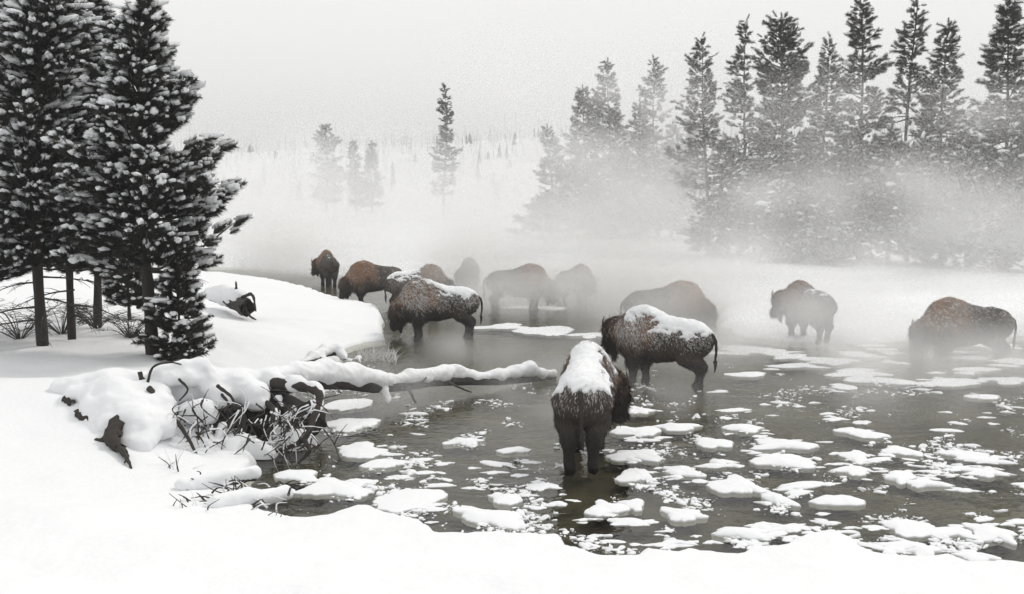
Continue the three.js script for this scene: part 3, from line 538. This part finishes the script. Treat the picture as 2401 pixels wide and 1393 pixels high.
{ // the snow drape with a dark stub hanging out of it, in front of the pines
  const t = thing('snowy_stub', 'broken dark branch stub hanging out of a snow overhang', 'branch');
  mesh('snow', snowMass([[[175, 928, 15.2, .15], [260, 922, 15.2, .2], [370, 925, 15.4, .2]], [[215, 962, 14.9, .17], [290, 960, 14.9, .2], [380, 960, 15.1, .2]], [[262, 998, 14.6, .17], [330, 995, 14.6, .2], [390, 1000, 14.8, .17]], [[305, 1040, 14.3, .13], [345, 1030, 14.4, .15]], [[312, 1068, 14.2, .07], [330, 1055, 14.2, .09]], [[205, 1005, 14.75, .09], [232, 1022, 14.6, .08]], [[140, 915, 15.5, .16], [260, 905, 15.7, .22], [370, 905, 15.9, .2]]], 0.22, 0.04), SNOW_PLAIN, t);
  for (const [l, a, b] of [[[[278, 995, 14.5], [262, 1030, 14.1], [282, 1052, 13.9]], .12, .07], [[[275, 1045, 13.95], [295, 1070, 13.65], [308, 1098, 13.35]], .05, .012], [[[290, 1050, 13.9], [300, 1072, 13.7], [292, 1085, 13.5]], .025, .01], [[[265, 1030, 14.2], [222, 1036, 14.2]], .07, .035], [[[215, 985, 14.75], [192, 980, 14.75], [183, 965, 14.9]], .07, .05], [[[172, 950, 15.0], [150, 935, 15.1]], .06, .045]]) mesh('branch', stick(path(l), a, b, 8, 0.25), WOOD, t);
}
twiggy('root_tangle', 'tangle of frosted rootlets on the bank edge below the fallen tree', 450, 1205, 11.6, 14, 0.32, 0.3);
twiggy('root_tangle', 'frosted twigs over the small dark pool at the bank edge', 560, 1150, 12.2, 16, 0.34, 0.22);
twiggy('root_tangle', 'few thin twigs poking from the bank snow beside the near floes', 640, 1225, 11.4, 7, 0.2, 0.2);
twiggy('root_tangle', 'thin whips of root hanging below the long diagonal root', 420, 1110, 13.6, 9, 0.25, 0.45);
for (const [px, dist, s, label] of [[40, 22, 0.8, 'bare twiggy shrub at the picture edge beneath the pines'], [140, 23, 0.7, 'bare twiggy shrub between the two tall pine trunks'], [225, 24, 0.6, 'small bare shrub behind the slim pine trunk'], [300, 23, 0.55, 'bare shrub beside the front pine trunk']]) {
  const t = thing('bare_shrub', label, 'shrub', 'bare shrubs under the pines', onSnow(px, dist));
  for (let i = 0; i < 22; i++) { const a = R() * 6.28, L = s * rr(0.5, 1.5), e = V(Math.cos(a) * L, rr(0.1, 1) * s, Math.sin(a) * L), m = e.clone().multiplyScalar(0.5).add(V(0, 0.15 * s, 0)), list = [stick([V(0, -0.05, 0), m, e], 0.012, 0.003, 4, 0.1)]; for (let k = 0; k < 4; k++) { const b = m.clone().lerp(e, R()); list.push(stick([b, b.clone().add(V(G() * 0.1, 0.05, G() * 0.1)), b.clone().add(V(G() * 0.2, rr(-0.05, 0.2), G() * 0.2))], 0.006, 0.002, 3, 0)); } mesh('stem', mergeGeometries(list), TWIG, t); }
}
{ // half-buried snowy log and roots at the bank corner
  const t = thing('bank_log', 'half-buried snowy log with frosted roots at the corner of the near bank', 'log');
  for (const [l, a, b] of [[[[500, 1188, 11.75], [580, 1178, 12.05], [668, 1165, 12.45]], .08, .05], [[[430, 1148, 12.55], [520, 1130, 12.9], [596, 1118, 13.2]], .08, .05]]) {
    mesh('log', stick(path(l), a, b, 9, 0.12), WOOD, t);
    mesh('snow', snowMass([l.map(([x, y, d]) => [x, y - 9, d, a * 1.15])], 0.08, 0.03, 0.035), SNOW_PLAIN, t);
  }
  for (let i = 0; i < 40; i++) { const x = rr(440, 680), y = rr(1120, 1205), d = lerp(13.1, 11.7, (y - 1110) / 95), a = deep(x, y, d), b = a.clone().add(V(G() * 0.16, rr(-0.06, 0.14), G() * 0.1)); mesh('root', stick([a, a.clone().lerp(b, 0.5).add(V(G() * 0.04, 0.04, 0)), b], rr(0.008, 0.018), 0.004, 4, 0.1), [WOOD, TWIG, SNOW_PLAIN][i % 3], t); }
}
{ // small log end on the open snow
  const t = thing('log_stump', 'small snow-capped log end with splintered roots on the open snow', 'log');
  mesh('log', stick(path([[500, 690, 33], [545, 705, 32], [580, 722, 31]]), 0.2, 0.24, 10, 0.15), WOOD, t);
  mesh('snow', snowMass([[[495, 688, 33, .22], [530, 692, 32.4, .3], [562, 698, 31.6, .26]]], 0.15, 0.05), SNOW_PLAIN, t);
  for (const l of [[[565, 700, 31.4], [590, 690, 31.2], [600, 730, 30.9]], [[570, 715, 31.2], [585, 740, 31], [600, 750, 30.8]], [[510, 695, 32.5], [512, 675, 32.4], [525, 672, 32.3]], [[525, 672, 32.3], [545, 700, 31.9]], [[555, 690, 31.6], [553, 660, 31.6]], [[580, 700, 31.3], [566, 740, 31]]]) mesh('root', stick(path(l), 0.06, 0.02, 6, 0.2), WOOD, t);
}
{ // white driftwood at the water's edge
  const t = thing('driftwood', 'snow-coated driftwood arching over the water edge behind the fallen tree', 'driftwood');
  mesh('snow', snowMass([[[700, 855, 20.6, .06], [735, 838, 21.2, .1], [760, 822, 21.9, .11], [795, 818, 22.1, .1], [806, 835, 21.9, .06], [818, 845, 21.6, .03], [840, 838, 21.8, .03], [845, 850, 21.6, .02]], [[750, 830, 21.6, .08], [770, 850, 21.2, .05]]], 0.1, 0.035), SNOW_PLAIN, t);
  mesh('branch', stick(path([[690, 866, 20.3], [740, 848, 21], [762, 832, 21.8], [798, 828, 22]]), 0.07, 0.04, 7), WOOD, t);
}
{ // frosted sedge standing in the shallows
  seed = 350; const p = [], n = [];
  for (let i = 0; i < 260; i++) {
    const c = level(rr(835, 930), rr(826, 850) + G() * 3), h = Math.abs(G()) * 0.1 + 0.04, dx = G() * 0.16, dz = G() * 0.1;
    p.push(c.x - 0.008, 0, c.z, c.x + 0.008, 0, c.z, c.x + dx, h, c.z + dz); for (let k = 0; k < 3; k++) n.push(0, 0.7, 0.7);
  }
  const g = new THREE.BufferGeometry(); g.setAttribute('position', new THREE.Float32BufferAttribute(p, 3)); g.setAttribute('normal', new THREE.Float32BufferAttribute(n, 3));
  tag(mesh('grass', g, std(0.6, 0.6, 0.58, 1, { side: THREE.DoubleSide })), 'frosted grass standing in the shallows by the bank', 'grass', null, 'stuff');
}
console.log('fallen tree');

// ---------------------------------------------------------------- ice floes
function floe(salt, rx, rz, h, rag = 0.35) {               // a pan of ice with a rounded layer of snow, its outline a union of lobes
  const na = 72, rings = [0, 0.3, 0.55, 0.74, 0.86, 0.93, 0.97, 1, 0.97], pos = [], idx = [], keep = seed; seed = Math.round(salt * 977) + 7;
  const lobes = [[0, 0, 0.42]]; for (let k = 0; k < 9; k++) { const a = R() * 6.283, d = rr(0.2, 0.6 + rag * 0.6); lobes.push([Math.cos(a) * d, Math.sin(a) * d, rr(0.14, 0.42) * (1.1 - 0.5 * d)]); }
  seed = keep; const reach = [];
  for (let i = 0; i < na; i++) {
    const a = i / na * 6.28318, c = Math.cos(a), s = Math.sin(a); let far = 0.28;
    for (let pass = 0; pass < 2; pass++) for (const [x, z, r] of lobes) { const b = x * c + z * s, q = b * b - x * x - z * z + r * r; if (q > 0 && b - Math.sqrt(q) < far + 0.06) far = Math.max(far, b + Math.sqrt(q)); }
    reach.push(far);
  }
  let out = reach, core = reach; for (let k = 0; k < 40; k++) core = core.map((v, i) => 0.33 * core[(i + na - 1) % na] + 0.34 * v + 0.33 * core[(i + 1) % na]); for (let k = 0; k < 4; k++) out = out.map((v, i) => 0.3 * out[(i + na - 1) % na] + 0.4 * v + 0.3 * out[(i + 1) % na]);
  const wide = Math.max(...out.map((v, i) => v * Math.abs(Math.cos(i / na * 6.28318)))), deepest = Math.max(...out.map((v, i) => v * Math.abs(Math.sin(i / na * 6.28318)))); rx /= wide; rz /= deepest;
  for (const [j, f] of rings.entries()) for (let i = 0; i < na; i++) {
    const a = i / na * 6.28318, c = Math.cos(a), s = Math.sin(a), w = lerp(core[i] * 0.94, out[i] * (1 + 0.16 * N3(c * 5 + salt, s * 5, 4) + 0.07 * N3(c * 13 + salt, s * 13, 2)), f * f * f), x = c * f * w * rx, z = s * f * w * rz, body = Math.pow(Math.max(0, 1 - f ** 2.6), 0.75);
    pos.push(x, j === 8 ? -0.05 : 0.012 + h * body * (1 + 0.9 * fbm(x * 2.2 / Math.max(rx, 0.3) + salt, z * 2.2 / Math.max(rx, 0.3), salt, 3)) + body * 0.02 * fbm(x * 8, z * 8, salt, 2), z);
  }
  for (let j = 0; j < rings.length - 1; j++) for (let i = 0; i < na; i++) { const a = j * na + i, b = j * na + (i + 1) % na, c = a + na, d = b + na; idx.push(a, b, d, a, d, c); }
  const g = new THREE.BufferGeometry(); g.setAttribute('position', new THREE.Float32BufferAttribute(pos, 3)); g.setIndex(idx); g.computeVertexNormals(); return g;
}
const floeG = 'snow-topped ice floes on the river';
// [px, py, width px, height px, salt, ragged, label]
const bigFloes = [
  [978, 1158, 190, 74, 1, .45, 'largest floe, broad with ragged far edge, just off the near bank'],
  [1140, 1208, 185, 62, 2, .42, 'second largest floe, close to the near bank below the largest bison'],
  [838, 1055, 150, 52, 3, .35, 'rounded floe beside the fallen tree roots, second row from the bank'],
  [900, 1085, 110, 26, 4, .3, 'long low floe lying behind the rounded floe by the roots'],
  [840, 992, 165, 40, 5, .3, 'smooth grey pan of ice under the fallen trunk'],
  [840, 945, 150, 34, 6, .3, 'smooth ice shelf in the trunk shadow behind the grey pan'],
  [690, 1112, 130, 36, 7, .4, 'floe wedged below the root arm at the bank corner'],
  [655, 1150, 80, 30, 8, .25, 'oval floe in the dark bank corner pool'],
  [780, 1140, 190, 54, 9, .35, 'long floe touching the near bank next to the largest floe'],
  [836, 1132, 82, 26, 10, .25, 'small pointed floe between the largest floe and the bank corner'],
  [965, 1110, 46, 12, 11, .1, 'thin bare ice disc behind the largest floe'],
  [1090, 1035, 100, 20, 12, .3, 'pale flat floe in the steam left of the largest bison legs'],
  [1210, 1055, 90, 18, 13, .4, 'low ragged floe behind the second largest floe'],
  [1190, 1170, 90, 28, 14, .4, 'narrow floe just beyond the second largest floe'],
  [1470, 1010, 80, 26, 15, .3, 'small bright floe touching the hind leg side of the largest bison'],
  [1490, 960, 90, 22, 16, .35, 'bright floe furthest out beside the largest bison'],
  [1520, 1008, 110, 30, 17, .4, 'knobbly floe right beside the largest bison flank'],
  [1580, 1000, 130, 24, 18, .4, 'wide floe trailing a tail beyond the knobbly floe'],
  [1485, 1065, 130, 32, 19, .3, 'long smooth floe at the feet of the largest bison'],
  [1500, 1115, 120, 44, 20, .5, 'ragged two-lobed floe in front of the smooth foot floe'],
  [1600, 1105, 95, 30, 21, .4, 'humped floe beside the ragged two-lobed floe'],
  [1660, 1033, 110, 34, 22, .35, 'double floe in mid stream past the humped floe'],
  [1730, 1003, 115, 24, 23, .35, 'flat long floe furthest out in mid stream'],
  [1685, 1085, 85, 18, 24, .3, 'thin floe between the double floe and the hoof-shaped floe'],
  [1735, 1135, 150, 60, 25, .55, 'hoof-shaped floe with a deep notch'],
  [1845, 1043, 185, 34, 26, .4, 'longest mid-stream floe with grass stalks behind it'],
  [1830, 1078, 150, 38, 27, .5, 'ragged floe with stalks in front of the longest mid-stream floe'],
  [2010, 1070, 70, 36, 28, .3, 'tall domed floe upstream of a similar dome'],
  [2005, 1100, 105, 32, 29, .3, 'domed floe with flared skirt'],
  [1815, 1168, 95, 36, 30, .35, 'rounded floe below the hoof-shaped floe'],
  [1960, 1170, 140, 30, 31, .45, 'low crescent floe past the rounded floe'],
  [2105, 1120, 105, 34, 32, .35, 'domed floe touching a longer flat one'],
  [2175, 1135, 110, 24, 33, .3, 'longer flat floe attached to a dome'],
  [1420, 1190, 120, 48, 34, .45, 'notched floe before the near bank by the dark reflection'],
  [1490, 1182, 80, 32, 35, .35, 'triangular floe touching the notched floe'],
  [1600, 1208, 120, 48, 36, .5, 'crumbly floe near the bank past the triangular floe'],
  [2120, 1228, 130, 60, 37, .4, 'large floe with a hollow near the right bank'],
  [2240, 1245, 160, 42, 38, .5, 'long arm of ice reaching from the hollowed floe'],
  [2340, 1250, 130, 60, 39, .45, 'large lumpy floe at the right picture edge'],
  [2165, 1292, 100, 30, 40, .35, 'flat floe tight against the right bank'],
  [2290, 1305, 110, 40, 41, .3, 'rounded floe grounded on the right bank'],
  [1730, 1250, 150, 30, 42, .5, 'flat crumbly floe off the middle of the near bank'],
  [2310, 1107, 100, 26, 43, .4, 'lobed floe close to the right picture edge'],
  [2110, 1055, 90, 30, 44, .4, 'lobed floe in the gap between the domes and the edge'],
  [2020, 1015, 110, 26, 45, .5, 'furthest ragged floe on the open right water'],
  [2270, 1067, 110, 26, 46, .45, 'ragged floe upstream of the lobed edge floe'],
];
const floeSpots = [];
seed = 400;
for (const [px, py, w, h, salt, rag, label] of bigFloes) {
  const c = level(px, py + h * 0.1), rx = w / 1.9 * -c.z / FOCAL, far = level(px, py - h / 2), near = level(px, py + h / 2), rz = Math.max(rx * 0.4, (near.z - far.z) / 2 * 0.92);
  const o = mesh('ice_floe', floe(salt * 3.7, rx, rz, 0.028 + 0.022 * Math.min(1, rx) + 0.012 * R(), rag + 0.15), SNOW_PLAIN); o.position.copy(c);
  tag(o, label, 'ice floe', floeG); floeSpots.push([c, label.split(',')[0].split(' ').slice(0, 7).join(' ')]);
}
// ice pans lying further out under the steam
const shelves = [[2060, 893, 170, 22, 51, 'pale ice sheet beginning the long white strip under the steam'], [2230, 900, 210, 26, 57, 'widest pale ice sheet in the middle of the long white strip'], [2370, 893, 150, 22, 58, 'pale ice sheet ending the long white strip at the right edge'], [2290, 932, 120, 12, 52, 'narrow ice strip in front of the long white strip'], [1770, 822, 150, 22, 53, 'broken ice apron below the bison on the far snow shelf'], [1860, 838, 120, 18, 59, 'second piece of the broken ice apron below the shelf bison'], [1960, 850, 130, 16, 54, 'ice strip trailing from the broken apron'], [1985, 910, 70, 20, 55, 'lone lumpy floe at the edge of the long white strip'], [1180, 768, 170, 20, 61, 'ice sheet in the mist just behind the frosted bison'], [1290, 776, 180, 24, 62, 'ice sheet in the mist behind the end of the fallen trunk'], [1385, 786, 120, 18, 63, 'ice sheet in the mist left of the snow-backed bison head'], [1250, 722, 160, 12, 64, 'ice strip under the lowered-head misty bison'], [1745, 880, 120, 14, 56, 'thin ice smear beside the snow-backed bison']];
for (const [px, py, w, h, salt, label] of shelves) {
  const c = level(px, py), rx = w / 2 * -c.z / FOCAL, rz = (level(px, py + h / 2).z - level(px, py - h / 2).z) / 2, o = mesh('ice_floe', floe(salt * 3.7, rx, rz, 0.035, 0.8), SNOW_PLAIN); o.position.copy(c); tag(o, label, 'ice floe', floeG);
}
seed = 470;
for (let k = 0; k < 30; k++) {
  const px = rr(1690, 2430), py = rr(808, 880), c = level(px, py), rx = rr(0.3, 0.8), o = mesh('ice_floe', floe(200 + k * 2.9, rx, rx * rr(0.5, 1.1), 0.03, 0.9), SNOW_PLAIN); o.position.copy(c);
  tag(o, 'pale broken ice sheet in the misty shallows short of the far snow shelf', 'ice floe', floeG);
}
const nearestFloe = (c) => floeSpots.reduce((b, f) => (f[0].distanceTo(c) < b[0].distanceTo(c) ? f : b))[1];
const open = (x, z) => inside(homeBank, x, z) < -0.15 && inside(farBank, x, z) < -0.2 && z > -45;
{
  const kinds = []; for (let k = 0; k < 10; k++) kinds.push(floe(100 + k * 5.3, 1, 0.75, 0.17, 0.85));
  const shape = new Map(); let made = 0;
  for (let tries = 0; tries < 9000 && made < 285; tries++) {
    const px = rr(900, 2440), py = 850 + 470 * Math.sqrt(R()), c = level(px, py);
    const crowd = smooth(-0.12, 0.3, fbm(px * 0.004, py * 0.012, 9, 3)) * (px > 1450 ? 1 : 0.4) * smooth(px > 1650 ? 790 : 900, px > 1650 ? 900 : 1060, py) * (1 - 0.75 * smooth(1180, 1260, py));
    if (R() > crowd || !open(c.x, c.z) || (px > 1290 && px < 1480 && py < 1130)) continue;
    const s = rr(0.05, 0.15) * (R() < 0.2 ? 1.5 : 1), o = mesh('ice_lump', kinds[made % 10], SNOW_PLAIN);
    o.position.set(c.x, 0, c.z); o.rotation.y = rr(-0.6, 0.6) + (R() < 0.5 ? PI : 0); o.scale.set(s * rr(1, 1.7), s * rr(0.6, 1), s * rr(0.7, 1.1)); tag(o, `small snowy ice lump adrift close to the ${nearestFloe(c)}`, 'ice lump', 'small ice lumps adrift'); made++;
  }
  const crumbs = [];
  for (let tries = 0; tries < 60000 && crumbs.length < 6500; tries++) {
    const px = rr(700, 2450), py = 850 + 480 * R(), c = level(px, py), crowd = smooth(0.02, 0.4, fbm(px * 0.008, py * 0.022, 2, 4)) * smooth(820, 960, py);
    if (R() > crowd || !open(c.x, c.z)) continue;
    const s = 0.005 + 0.032 * R() ** 4; crumbs.push(new THREE.Matrix4().compose(V(c.x, s * 0.1, c.z), new THREE.Quaternion().setFromEuler(new THREE.Euler(G() * 0.15, R() * 6.28, G() * 0.15)), V(s * rr(1, 2.6), s * rr(0.3, 0.8), s * rr(0.6, 1.6))));
  }
  tag(copies('ice_crumbs', SNOW_LUMP_FAR, SNOW_PLAIN, crumbs, scene), 'scattered crumbs of snow and ice on the water', 'ice');
}
console.log('ice');

// ---------------------------------------------------------------- steam rising from the warm river: clouds of fine droplets
{
  const cloud = (n, r) => {
    const p = new Float32Array(n * 9), v = V(0, 0, 0);
    for (let i = 0; i < n; i++) {
      const c = V(G(), G(), G()).multiplyScalar(0.45), q = randomTurn();
      for (let k = 0; k < 3; k++) { v.set(Math.cos(k * 2.0944), Math.sin(k * 2.0944), 0).multiplyScalar(r).applyQuaternion(q).add(c); p.set([v.x, v.y, v.z], i * 9 + k * 3); }
    }
    const g = new THREE.BufferGeometry(); g.setAttribute('position', new THREE.BufferAttribute(p, 3)); g.computeVertexNormals(); return g;
  };
  seed = 900; const fine = cloud(40000, 0.0048), coarse = cloud(40000, 0.0066);
  const vapour = new THREE.MeshPhysicalMaterial({ color: rgb(0.94, 0.94, 0.935), roughness: 1, specularIntensity: 0, transmission: 0.5, thickness: 0, transparent: true, opacity: 0.28, side: THREE.DoubleSide });
  // [px from, px to, distance from, to, height from, to, count, size, patchiness 0..1, label]
  const fields = [
    [1020, 1720, 31.5, 50, 0, 2.3, 95, 1.3, 0.5, coarse, 'white steam hanging round the misty bison in mid river'],
    [1040, 1160, 38, 41.5, 0, 1.9, 12, 1.2, 0, fine, 'steam veiling the faintest bison'],
    [1290, 1430, 34, 38.5, 0, 1.7, 11, 1.1, 0, fine, 'steam veiling the faint bison in mid river'],
    [1440, 1730, 23.5, 27.6, 0, 1.7, 40, 1.0, 0.2, fine, 'steam between the snow-backed bison and the one behind it'],
    [540, 1200, 54, 92, 0, 5.8, 85, 2.8, 0.4, coarse, 'bright steam bank behind the line of bison'],
    [1200, 2500, 44, 54, 0, 5, 48, 2.4, 0.8, coarse, 'grey steam drifting in front of the far pines'],
    [1600, 2450, 46, 54, 1.5, 8, 30, 2.4, 0.95, coarse, 'taller steam plumes in front of the dark pines'],
    [1180, 1680, 70, 88, 0, 13, 46, 3.6, 0.4, coarse, 'steam in front of the pale pines'],
    [350, 1750, 105, 185, 0, 8.5, 150, 6, 0.3, coarse, 'pale veil of steam over the far meadow and slope'],
    [900, 2450, 17.5, 29, 0, 0.5, 95, 0.6, 0.6, fine, 'thin low mist over the near water'],
    [1900, 2480, 21, 25.2, 0, 1.4, 66, 0.8, 0.4, fine, 'mist round the rightmost bison'],
    [1700, 2080, 24, 27.6, 0, 1.5, 22, 1.0, 0.4, fine, 'mist in front of the bison on the far snow shelf'],
    [1680, 2450, 29, 44, 0, 1.8, 28, 1.4, 0.5, coarse, 'steam over the far snow shelf'],
  ];
  for (const [x0, x1, d0, d1, y0, y1, count, size, patch, g, label] of fields) {
    const mats = [];
    for (let tries = 0; tries < 20000 && mats.length < count; tries++) {
      const d = rr(d0, d1), c = deep(rr(x0, x1), 600, d), y = y0 + (y1 - y0) * R() ** 1.7, k = fbm(c.x * 0.9 / size, y * 1.2 / size, c.z * 0.5 / size + size, 2);
      if (R() < patch * smooth(0.15, -0.12, k)) continue;
      const s = size * rr(0.6, 1.3); mats.push(new THREE.Matrix4().compose(V(c.x, Math.max(ground(c.x, c.z), 0) + y, c.z), new THREE.Quaternion().setFromAxisAngle(V(0, 1, 0), R() * 6.28), V(s * 1.2, s * 0.75, s * 1.2)));
    }
    tag(copies('steam', g, vapour, mats, scene), label, 'steam');
  }
}
renderer.render(scene, camera);
